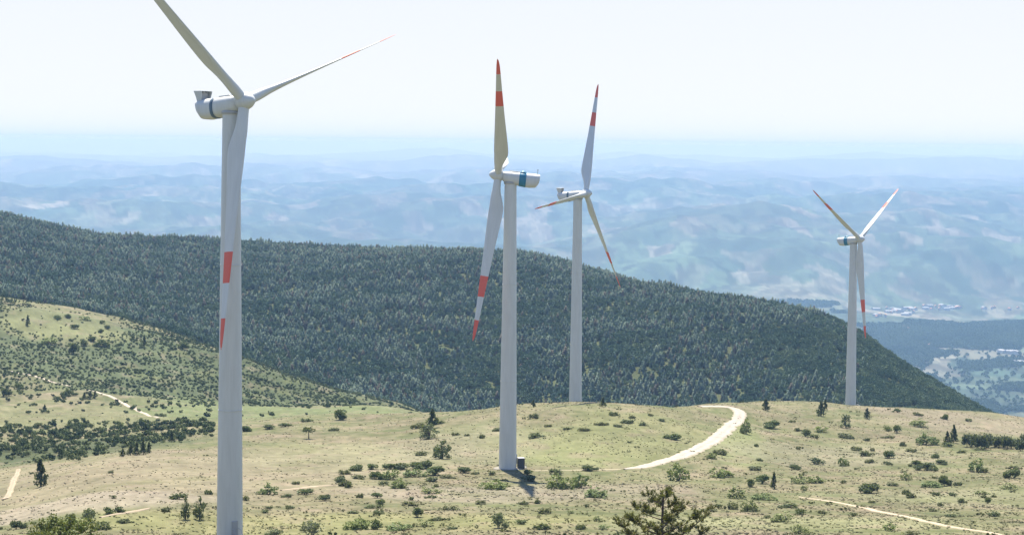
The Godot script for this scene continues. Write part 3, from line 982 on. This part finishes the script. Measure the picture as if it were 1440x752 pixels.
# ------------------------------------------------------------------ the two large trees close by
func clump_tree(called: String, label: String, at: Vector3, h: float, spread: float, leafc: Array, needle: bool, sd: int, limbs: int) -> void:
	var r := RandomNumberGenerator.new()
	r.seed = sd
	var t := thing(called, label, "tree", at)
	var bark := mat(Color(0.075, 0.058, 0.048), 0.95, 0.2)
	var wood := begin()
	tube(wood, [Vector3(0, -0.4, 0), Vector3(0.1, h * 0.35, 0.05), Vector3(-0.08, h * 0.7, 0), Vector3(0.02, h * 0.97, 0)], h * 0.022, h * 0.005, 10)
	part("trunk", finish(wood), bark, t)
	var limb := begin()
	var crowns := []
	for c in leafc: crowns.append(begin())
	for k in limbs:
		var f := (k + r.randf()) / limbs
		var y := h * lerpf(0.28, 0.98, f)
		var a := k * 2.4 + r.randf() * 0.7
		var l := spread * (1.0 - f) ** 0.55 * r.randf_range(0.65, 1.15) + 0.35
		var o := Vector3(cos(a), 0, sin(a))
		var root := Vector3(0, y - l * 0.25, 0)
		var tip := o * l + Vector3(0, y + l * r.randf_range(0.05, 0.38), 0)
		var mid := root.lerp(tip, 0.55) + Vector3(0, -0.08 * l, 0)
		tube(limb, [root, mid, tip], 0.022 + 0.014 * l, 0.012, 5)
		var shoots := 5 + int(l * 4.5)
		for i in shoots:
			var g := r.randf_range(0.3, 1.0)
			var p := root.lerp(mid, g * 2.0) if g < 0.5 else mid.lerp(tip, g * 2.0 - 1.0)
			var out := (o * r.randf_range(0.1, 1.0) + Vector3(r.randfn() * 0.5, r.randf_range(0.2, 1.1), r.randfn() * 0.5)).normalized()
			var len := r.randf_range(0.35, 0.85)
			var e := p + out * len
			tube(limb, [p, e], 0.014, 0.008, 3)
			var st: SurfaceTool = crowns[r.randi() % crowns.size()]
			if needle:
				for q in 36:
					var s := r.randf_range(0.25, 1.0)
					var dir := (rdir(r) + out * 1.1).normalized()
					leaf(st, p.lerp(e, s) + dir * 0.10, dir, rdir(r), r.randf_range(0.18, 0.30), r.randf_range(0.035, 0.06))
			else:
				for q in 26:
					var dir := (rdir(r) + out * 0.4).normalized()
					leaf(st, p.lerp(e, r.randf_range(0.2, 1.05)) + rdir(r) * 0.22, dir, rdir(r), r.randf_range(0.14, 0.24), r.randf_range(0.09, 0.15))
	part("limbs", finish(limb), bark, t)
	for k in crowns.size():
		crowns[k].index()
		var m := mat(leafc[k], 0.7, 0.35)
		m.backlight_enabled = true
		m.backlight = Color(0.3, 0.32, 0.1)
		part("crown", crowns[k].commit(), m, t)

# ------------------------------------------------------------------ far houses
func gable(st_wall: SurfaceTool, st_roof: SurfaceTool, w: float, l: float, h: float, rise: float) -> void:
	box(st_wall, Transform3D(Basis(), Vector3(0, h / 2 - 1.0, 0)), Vector3(w, h + 2.0, l), 0.05)
	var a := w / 2 + 0.5
	var b := l / 2 + 0.5
	var r0 := PackedVector3Array([Vector3(-a, h, -b), Vector3(0, h + rise, -b), Vector3(a, h, -b)])
	var r1 := PackedVector3Array([Vector3(-a, h, b), Vector3(0, h + rise, b), Vector3(a, h, b)])
	loft(st_roof, [r1, r0], true, true, 4294967295)

func _ready() -> void:
	# ---------------------------------------------------------------- camera
	cam_f = Vector3(0, -sin(PITCH), -cos(PITCH))
	var r0 := Vector3.RIGHT
	var u0 := r0.cross(cam_f)
	cam_r = r0 * cos(ROLL) + u0 * sin(ROLL)
	cam_u = -r0 * sin(ROLL) + u0 * cos(ROLL)
	var cam := Camera3D.new()
	cam.name = "camera"
	cam.fov = rad_to_deg(2.0 * atan(376.0 / F))
	cam.near = 1.0
	cam.far = 150000.0
	cam.transform = Transform3D(Basis(cam_r, cam_u, -cam_f), Vector3(0, EYE, 0))
	add_child(cam)
	cam.current = true
	# ---------------------------------------------------------------- sky, air, exposure
	var env := Environment.new()
	env.background_mode = Environment.BG_SKY
	var sky := Sky.new()
	var sk := ProceduralSkyMaterial.new()
	sk.sky_top_color = Color(0.24, 0.40, 0.62)
	sk.sky_horizon_color = Color(0.630, 0.635, 0.638)
	sk.sky_curve = 0.40
	sk.ground_bottom_color = Color(0.42, 0.44, 0.40)
	sk.ground_horizon_color = Color(0.58, 0.61, 0.63)
	sk.sun_angle_max = 1.0
	sky.sky_material = sk
	env.sky = sky
	env.tonemap_mode = Environment.TONE_MAPPER_LINEAR
	env.tonemap_exposure = 2.8
	env.sdfgi_enabled = true
	env.ssao_enabled = true
	env.ssil_enabled = true
	env.fog_enabled = true
	env.fog_density = 0.000055
	env.fog_light_color = Color(0.65, 0.82, 1.0)
	env.volumetric_fog_enabled = true
	env.volumetric_fog_density = 0.0
	var we := WorldEnvironment.new()
	we.name = "environment"
	we.environment = env
	add_child(we)
	# the thicker pale haze that lies over the far country
	var bank := FogVolume.new()
	bank.name = "sky_haze"
	bank.shape = RenderingServer.FOG_VOLUME_SHAPE_BOX
	bank.size = Vector3(70000, 800, 22000)
	bank.position = Vector3(0, -255, -17000 - 11000)
	var fm := FogMaterial.new()
	fm.albedo = Color(0.985, 0.94, 0.87)
	fm.density = 0.00008
	bank.material = fm
	add_child(bank)
	tag(bank, "pale haze lying over the far hill country", "haze", "", "stuff")
	# ---------------------------------------------------------------- sun: high, behind the scene, a little to the left
	var sun := DirectionalLight3D.new()
	sun.name = "sun"
	sun.light_color = Color(1.0, 0.955, 0.88)
	sun.light_energy = 1.6
	sun.light_angular_distance = 0.55
	sun.shadow_enabled = true
	add_child(sun)
	var el := deg_to_rad(60.0)
	var to_sun := Vector3(-0.16, 0, -0.987).normalized() * cos(el) + Vector3.UP * sin(el)
	sun.look_at_from_position(Vector3.ZERO, -to_sun, Vector3.FORWARD)
	# ---------------------------------------------------------------- ground
	solve_ground()
	prepare_ridges()
	for e in [[f_cell, 41, 150.0, FastNoiseLite.RETURN_CELL_VALUE], [f_cell2, 42, 60.0, FastNoiseLite.RETURN_CELL_VALUE], [f_edge, 41, 150.0, FastNoiseLite.RETURN_DISTANCE2_SUB]]:
		e[0].noise_type = FastNoiseLite.TYPE_CELLULAR
		e[0].seed = e[1]
		e[0].frequency = 1.0 / e[2]
		e[0].fractal_type = FastNoiseLite.FRACTAL_NONE
		e[0].cellular_return_type = e[3]
	for q in PATCHES:
		var p := hit(q[0], q[1])
		if p == Vector3.INF: p = at_depth(q[0], q[1], 800)
		patches.append([p.x * F / -p.z, log(-p.z), q[2], q[3], q[4], q[5]])
	rng.seed = 20240611
	var grain := NoiseTexture2D.new()
	grain.width = 512
	grain.height = 512
	grain.seamless = true
	grain.noise = noise(77, 12.0, 4)
	var ramp := Gradient.new()
	ramp.set_color(0, Color(0.72, 0.72, 0.70))
	ramp.set_color(1, Color(1, 1, 1))
	grain.color_ramp = ramp
	var turf := vmat(0.95)
	turf.albedo_texture = grain
	turf.uv1_triplanar = true
	turf.uv1_world_triplanar = true
	turf.uv1_scale = Vector3.ONE * 0.11
	var us := spans([-1500.0, 20.0, -760.0, 2.2, 760.0, 20.0, 1500.0])
	structure("grassland", sheet(us, PackedFloat32Array(Array(rings(35.0, 290.0, 40)).slice(0, 40) + Array(rings(290.0, 1400.0, 330))), near_colour), turf)
	var usf := spans([-1500.0, 25.0, -775.0, 8.0, 775.0, 25.0, 1500.0])
	structure("wooded_hill", sheet(usf, rings(1396.0, 4100.0, 90), wood_colour), vmat())
	var usd := spans([-1500.0, 8.0, -760.0, 2.5, 760.0, 8.0, 1500.0])
	structure("distant_hills", sheet(usd, rings(4050.0, 37000.0, 360), far_colour), vmat())
	print("ground ", Time.get_ticks_msec())
	# ---------------------------------------------------------------- tracks
	var gravel := vmat(0.95)
	structure("gravel_road", ribbon([[984,571.5,2.2],[1004,571.5,2.3],[1024,572.5,2.4],[1037,576.5,2.5],[1041,583,2.5],[1035,594,2.4],[1016,610,2.4],[990,626,2.35],[962,640,2.3],[930,650,2.2],[908,655.5,2.1],[890,658.5,1.5],[878,660,0.4]], 0.14, Color(0.30, 0.268, 0.232)), gravel)
	structure("grassy_track", ribbon([[872,660,1.0],[840,661,1.0],[800,661.5,0.9],[765,662,0.8],[742,662,0.5]], 0.10, Color(0.25, 0.225, 0.15)), gravel)
	structure("footpath", ribbon([[1125,699,0.25],[1160,704,0.6],[1200,711,0.8],[1250,722,0.85],[1300,733,0.8],[1350,743,0.85],[1400,751,0.8],[1450,762,0.8]], 0.10, Color(0.33, 0.28, 0.21)), gravel)
	structure("dirt_path", ribbon([[120,548,0.5],[140,553,0.9],[158,559,1.2],[175,568,1.3],[190,575,1.3],[202,581,1.2],[222,588,0.6]], 0.14, Color(0.33, 0.29, 0.24)), gravel)
	structure("dirt_path", ribbon([[15,522,0.5],[40,527,0.9],[55,531,1.0],[75,538,0.9],[100,544,0.4]], 0.14, Color(0.33, 0.29, 0.24)), gravel)
	structure("dirt_path", ribbon([[6,702,0.9],[14,688,0.9],[20,672,0.9],[25,660,0.7]], 0.12, Color(0.27, 0.225, 0.165)), gravel)
	structure("dirt_path", ribbon([[140,728,0.4],[165,723,0.9],[190,719,0.9],[210,715,0.4]], 0.12, Color(0.27, 0.225, 0.165)), gravel)
	structure("dirt_path", ribbon([[395,690,0.4],[420,687,0.9],[445,684,0.9],[470,683,0.4]], 0.12, Color(0.27, 0.225, 0.165)), gravel)
	# ---------------------------------------------------------------- turbines
	make_kit()
	cabinet()
	var deg := PI / 180.0
	turbine(343, 142, 363, 52 * deg, 72 * deg, true, 88 * deg, "wind turbine whose lowered red-banded blade hangs straight before its tower", -60 * deg)
	turbine(701, 246, 540, -91 * deg, 49 * deg, false, 86 * deg, "wind turbine seen side-on, its teal-banded nacelle in full profile, beside the gravel road", 10 * deg, 3.0 * deg)
	turbine(824, 272, 750, 64 * deg, 24 * deg, true, 52 * deg, "wind turbine with one blade up, one level, one lowered, before the wooded hill", 10 * deg)
	turbine(1210, 336, 914, 52 * deg, 60 * deg, false, 97 * deg, "wind turbine with two raised blades forming a Y, against the blue plain", 10 * deg)
	print("turbines ", Time.get_ticks_msec())
	# ---------------------------------------------------------------- plants
	plant_kits()
	for l in [[hit(718, 662), 26.0, "around the foot of the side-on turbine"], [hit(990, 626), 40.0, "beside the gravel road"], [hit(1250, 722), 45.0, "along the thin footpath"], [hit(1150, 708), 40.0, "along the thin footpath"], [hit(1400, 625), 45.0, "near the row of dark conifers"],
			[hit(570, 668), 40.0, "in the thicket on the dry slope"], [hit(1110, 680), 35.0, "in the thicket between road and footpath"], [hit(1190, 600), 60.0, "below the turbine with two raised blades"], [hit(840, 598), 75.0, "on the crest by the turbine with one level blade"],
			[hit(110, 470), 90.0, "on the green meadow of the hillside"], [hit(110, 590), 100.0, "on the valley field"], [hit(100, 735), 40.0, "at the foot of the bare tan slope"], [hit(380, 705), 45.0, "by the turbine with the blade before its tower"]]:
		if l[0] != Vector3.INF: landmarks.append(l)
	for e in PLANTS:
		var p := hit(e[0], e[1])
		if p == Vector3.INF:
			p = hit(e[0], e[1] + 6)
			if p == Vector3.INF: continue
		var q := -p.z / F
		plant(e[4], p, e[2] * q * 1.3, maxf(e[3] * q * 1.32, 0.6))
	var special := [
		[56,684,24,40,"c","lone tall dark conifer at the edge of the tan slope"],
		[260,730,18,30,"t","slender grey-green tree, twin of another, beside a turbine tower"],
		[280,730,17,31,"t","darker slender tree right against its twin beside a turbine tower"],
		[98,745,18,25,"t","upright bluish tree standing behind bright yellow-green foliage"],
		[125,734,24,25,"g","broad grey-green bush beside a pale dirt path"],
		[701,742,24,28,"g","round grey-green bush standing alone on yellow grass"],
		[587,727,17,17,"r","very dark ball-shaped shrub standing alone"],
		[439,753,32,26,"g","wide grey-green bush on yellow grass, larger of a pair"],
		[387,753,22,14,"g","low grey-green bush on yellow grass, smaller of a pair"],
		[954,676,28,26,"o","round bright green bush at the inner edge of the gravel road"],
		[622,645,28,26,"t","open-branched pine standing alone above the thicket"],
		[434,617,18,16,"u","small flat-topped tree alone on the tan slope"],
		[480,590,22,19,"r","big dark round tree-like shrub on the meadow edge"],
		[603,617,24,22,"t","grey-green tree in front of a taller dark conifer"],
		[608,602,22,27,"c","tall dark conifer on the rim of the tan slope"],
		[1342,623,14,26,"c","tall dark conifer beside a shorter one near the conifer row"],
		[1333,624,13,18,"c","short dark conifer leaning on a taller one near the conifer row"],
		[1328,683,18,20,"r","upright dark oval shrub rising above its low neighbours"],
		[848,572,12,14,"c","dark conifer on the crest right by a turbine tower"],
		[750,572,9,10,"c","small dark conifer on the crest between two turbine towers"]]
	for e in special:
		var p := hit(e[0], e[1])
		if p == Vector3.INF: continue
		var q := -p.z / F
		plant(e[4], p, e[2] * q * 1.2, e[3] * q * 1.12, e[5])
	for i in 14:      # the planted row of conifers
		var p := hit(1362 + i * 6.2 + rng.randf_range(-2, 2), 629 + rng.randf_range(-3, 2) + i * 0.3)
		if p == Vector3.INF: continue
		var q := -p.z / F
		plant("d", p, rng.randf_range(16, 24) * q, rng.randf_range(22, 32) * q, "", ("taller than its neighbours, " if i % 3 == 1 else "low and wide, " if i % 3 == 2 else "middling, ") + "in the planted row on the grassland")
	for e in [[183,640,16,18],[192,640,15,21],[201,639,16,23],[209,637,13,18],[172,642,13,13],[126,561,12,13],[133,560,11,12],[118,561,10,11]]:
		var p := hit(e[0], e[1])
		var q := -p.z / F
		plant("c", p, e[2] * q, e[3] * q, "", "in the dark clump amid valley scrub" if e[1] > 600 else "in the clump below the scrubby hillside")
	print("plants ", Time.get_ticks_msec())
	# scrub of the left valley and hillside: one mass
	var scrub := []
	var n_s := noise(61, 45.0, 3)
	for i in 60000:
		var u := rng.randf_range(-1100.0, -130.0)
		var d := exp(rng.randf_range(log(520.0), log(1390.0)))
		var p := Vector3(u * d / F, 0, -d)
		var py := 205.0
		p.y = height(p.x, p.z)
		var px := u + 720.0
		py = 205.0 + (EYE - p.y) / d * F
		var dens := 0.0
		if d > 1010.0: dens = 0.9 - 0.85 * sm(1.3, 0.5, ((px - 95.0) / 95.0) ** 2 + ((py - 458.0) / 26.0) ** 2)
		elif py > 598.0 and py < 664.0: dens = 0.22 * sm(664.0, 640.0, py + maxf(0.0, (px - 90.0) * 0.19)) * sm(596.0, 625.0, py + maxf(0.0, (px - 150.0) * 0.15))
		elif d > 900.0: dens = 0.05
		if px > 300.0 and d < 1050.0: dens *= 0.2 if py < 596.0 else 0.0
		if px > 480.0: dens *= 0.6
		dens *= 0.55 + 0.9 * n_s.get_noise_2d(p.x, p.z) + 0.3
		if rng.randf() > dens: continue
		var w := (rng.randf_range(1.1, 2.5) if d > 1000.0 else rng.randf_range(1.4, 4.0)) * (0.8 + 0.35 * n_s.get_noise_2d(p.x + 500.0, p.z))
		var h := w * rng.randf_range(0.55, 0.9)
		var c := Color(0.075, 0.105, 0.055).lerp(Color(0.15, 0.175, 0.09), rng.randf())
		if d < 1000.0: c = Color(0.06, 0.085, 0.042).lerp(Color(0.155, 0.18, 0.085), rng.randf() ** 1.2)
		if rng.randf() < 0.2: c = Color(0.035, 0.055, 0.036)
		scrub.append([Transform3D(Basis(Vector3.UP, rng.randf() * TAU).scaled_local(Vector3(w, h, w)), p - Vector3(0, 0.1, 0)), c])
	scatter("hillside_scrub", "dense mixed green scrub covering the hillside and valley", "scrub", bush_mesh(901, 9, 16, 0.22, "round"), leafmat(), scrub)
	# low cover on the dry grassland: too many and too small to count
	var low := []
	var n_c := noise(62, 30.0, 3)
	for i in 3400:
		var u := rng.randf_range(-800.0, 800.0)
		var d := exp(rng.randf_range(log(300.0), log(950.0)))
		var p := Vector3(u * d / F, 0, -d)
		if u < -150.0 and d > 440.0 and rng.randf() < 0.95: continue
		if rng.randf() > 0.45 + 1.2 * n_c.get_noise_2d(p.x, p.z): continue
		p.y = height(p.x, p.z)
		var w := rng.randf_range(0.45, 1.0) if rng.randf() < 0.8 else rng.randf_range(1.0, 1.9)
		var c := Color(0.06, 0.075, 0.03).lerp(Color(0.13, 0.135, 0.055), rng.randf())
		low.append([Transform3D(Basis(Vector3.UP, rng.randf() * TAU).scaled_local(Vector3(w, w * rng.randf_range(0.3, 0.55), w)), p), c])
	scatter("heath_cover", "tiny dark heath plants dotted all over the dry grass", "ground cover", bush_mesh(902, 5, 14, 0.26, "mat"), leafmat(), low)
	var tufts := []
	for i in 55000:
		var u := rng.randf_range(-790.0, 790.0)
		var d := exp(rng.randf_range(log(315.0), log(900.0)))
		var p := Vector3(u * d / F, 0, -d)
		if u < -150.0 and d > 420.0 and rng.randf() < 0.6: continue
		var b := g2.get_noise_2d(p.x, p.z) + 0.8 * g1.get_noise_2d(p.x, p.z)
		if b + rng.randf_range(-0.5, 0.5) < 0.0: continue
		var near_road := false
		p.y = height(p.x, p.z) - 0.03
		var c := near_colour(u, d, p) * rng.randf_range(0.8, 1.2)
		var s := rng.randf_range(0.3, 0.7)
		tufts.append([Transform3D(Basis(Vector3.UP, rng.randf() * TAU).scaled_local(Vector3(s * 1.4, s * 0.5, s * 1.4)), p), Color(c.r, c.g, c.b)])
	scatter("dry_grass", "dry yellow-green grass tufts covering the ridge", "grass", tuft_mesh(903), leafmat(0.9), tufts)
	print("grass ", Time.get_ticks_msec())
	# ---------------------------------------------------------------- the wood on the hill behind
	var wood := Node3D.new()
	wood.name = "hillside_wood"
	add_child(wood)
	tag(wood, "dense dark blue-green wood covering the hill behind the turbines", "wood", "", "stuff")
	var sets := [[], [], [], []]
	var n_w := noise(63, 170.0, 3)
	var n_v := noise(64, 50.0, 2)
	for i in 88000:
		var u := rng.randf_range(-900.0, 950.0)
		var d := sqrt(rng.randf_range(1200.0 ** 2, 2330.0 ** 2))
		var px := u + 720.0
		if d < 1420.0 and px < 470.0: continue
		if d < 1300.0 and px < 600.0: continue
		var p := Vector3(u * d / F, 0, -d)
		p.y = height(p.x, p.z)
		var a := n_w.get_noise_2d(p.x, p.z)
		var v := n_v.get_noise_2d(p.x, p.z)
		var leafy := clampf(sm(1000.0, 1300.0, px + 160.0 * a) * sm(-20.0, -60.0, p.y) + 0.6 * sm(0.0, 0.3, a) * sm(10.0, -45.0, p.y) + 0.26, 0.0, 1.0)
		var broad := rng.randf() < leafy
		var h := rng.randf_range(3.0, 7.8) * (1.0 + 0.45 * v)
		var w := h * rng.randf_range(0.95, 1.35)
		var c := Color(0.062, 0.098, 0.076).lerp(Color(0.118, 0.150, 0.110), clampf(0.5 + 1.2 * v + rng.randf_range(-0.4, 0.4), 0, 1))
		if rng.randf() < 0.12: c = Color(0.10, 0.088, 0.07)
		var k := (i % 2)
		if broad:
			k = 2 + i % 2
			h = rng.randf_range(3.2, 6.6)
			w = h * rng.randf_range(0.95, 1.3)
			c = Color(0.058, 0.098, 0.066).lerp(Color(0.125, 0.165, 0.095), clampf(rng.randf() * 0.8 + 0.6 * v + 0.25 * sm(1150.0, 1350.0, px), 0, 1))
		sets[k].append([Transform3D(Basis(Vector3.UP, rng.randf() * TAU).scaled_local(Vector3(w, h, w)), p - Vector3(0, 0.3, 0)), c])
	var lm := leafmat()
	scatter("conifers", "", "", forest_conifer(1001), lm, sets[0], wood)
	scatter("conifers", "", "", forest_conifer(1002), lm, sets[1], wood)
	scatter("broadleaf_trees", "", "", bush_mesh(1003, 9, 34, 0.14, "round"), lm, sets[2], wood)
	scatter("broadleaf_trees", "", "", bush_mesh(1004, 9, 34, 0.14, "round"), lm, sets[3], wood)
	print("wood ", Time.get_ticks_msec())
	# ---------------------------------------------------------------- woods of the plain below
	var far_trees := []
	var tries := 0
	while far_trees.size() < 45000 and tries < 260000:
		tries += 1
		var d := exp(rng.randf_range(log(5000.0), log(9300.0)))
		var u := rng.randf_range(-780.0, 780.0)
		if d < 8000.0 and u < 380.0: continue
		if u < -100.0 and d < 11000.0: continue
		var x := u * d / F
		var w := wood_at(x, -d, d)
		if w < 0.10 and (d > 7500.0 or rng.randf() > 0.03): continue
		var y := height(x, -d)
		var s := rng.randf_range(8.0, 16.0)
		var c := Color(0.052, 0.085, 0.046).lerp(Color(0.115, 0.15, 0.075), clampf(rng.randf() * 0.6 + 0.4 + f_wood2.get_noise_2d(x * 1.5, -d * 0.6), 0, 1))
		far_trees.append([Transform3D(Basis(Vector3.UP, rng.randf() * TAU).scaled_local(Vector3(s * 1.1, s, s * 1.1)), Vector3(x, y - 0.5, -d)), c])
	scatter("plain_woods", "far-off patches of woodland on the hazy plain", "woodland", bush_mesh(1005, 5, 8, 0.45, "round"), lm, far_trees)
	# ---------------------------------------------------------------- far houses
	var walls := [mat(Color(0.42, 0.39, 0.35), 0.9), mat(Color(0.36, 0.32, 0.27), 0.9), mat(Color(0.42, 0.42, 0.41), 0.8)]
	var roofs := [mat(Color(0.36, 0.17, 0.10), 0.9), mat(Color(0.42, 0.24, 0.16), 0.9), mat(Color(0.25, 0.25, 0.25), 0.8)]
	var spots := []
	for i in 26: spots.append([rng.randf_range(1228, 1292), rng.randf_range(434, 447), "town"])
	for i in 16: spots.append([rng.randf_range(1296, 1352), rng.randf_range(431, 437), "town"])
	for i in 7: spots.append([rng.randf_range(1376, 1438), rng.randf_range(433, 437), "town"])
	for e in [[1272,462],[1278,465],[1270,467],[1281,461],[1308,487],[1313,489]]: spots.append([e[0], e[1], "farm"])
	for e in [[1412,496],[1420,497],[1428,498],[1436,512]]: spots.append([e[0], e[1], "depot"])
	for e in spots:
		var p := hit(e[0], e[1], 4200.0, 14000.0)
		if p == Vector3.INF: continue
		var hall: bool = e[2] == "depot" or e[2] == "town" and rng.randf() < 0.45
		var wi := 2 if hall else rng.randi() % 3
		var ri := 2 if hall else rng.randi() % 2
		var big := rng.randf() < 0.5
		var lab: String = ("long" if big else "short") + " pale metal-roofed hall"
		if not hall: lab = ("larger" if big else "small") + [" cream", " tan", " white"][wi] + " house with " + ["red-brown", "pale brick-coloured"][ri] + " roof"
		lab += {"town": " in the far-off town", "farm": " beside the green field on the plain", "depot": " among woods on the plain"}[e[2]]
		var t := thing("industrial_hall" if hall else "farmhouse" if e[2] == "farm" else "house", lab, "building", p, rng.randf_range(-0.5, 0.5), lab + ", each alike")
		var a := begin()
		var b := begin()
		if hall: gable(a, b, rng.randf_range(18, 28), rng.randf_range(38, 52) if big else rng.randf_range(22, 34), rng.randf_range(7, 10), 2.5)
		else: gable(a, b, rng.randf_range(9, 13), rng.randf_range(16, 21) if big else rng.randf_range(10, 14), rng.randf_range(8, 10) if big else rng.randf_range(5, 7), 3.0)
		part("wall", finish(a), walls[wi], t)
		part("roof", finish(b), roofs[ri], t)
		if hall and rng.randf() < 0.5: t.rotation.y += PI / 2
	# ---------------------------------------------------------------- trees close to the camera
	var tp := at_depth(932, 752, 170)
	clump_tree("pine_tree", "close pine with upright shoots whose top rises before the dry slope", Vector3(tp.x, height(tp.x, tp.z), tp.z), 0.0 + at_depth(915, 690, 170).y - height(tp.x, tp.z), 6.2, [Color(0.075, 0.085, 0.032), Color(0.05, 0.062, 0.028), Color(0.10, 0.095, 0.04)], true, 71, 46)
	var bp := at_depth(84, 752, 165)
	clump_tree("broadleaf_tree", "close yellow-green leafy treetop at the foot of the tan slope", Vector3(bp.x, height(bp.x, bp.z), bp.z), at_depth(85, 733, 165).y - height(bp.x, bp.z), 5.6, [Color(0.13, 0.165, 0.045), Color(0.075, 0.1, 0.035)], false, 72, 60)
	print("done ", Time.get_ticks_msec())
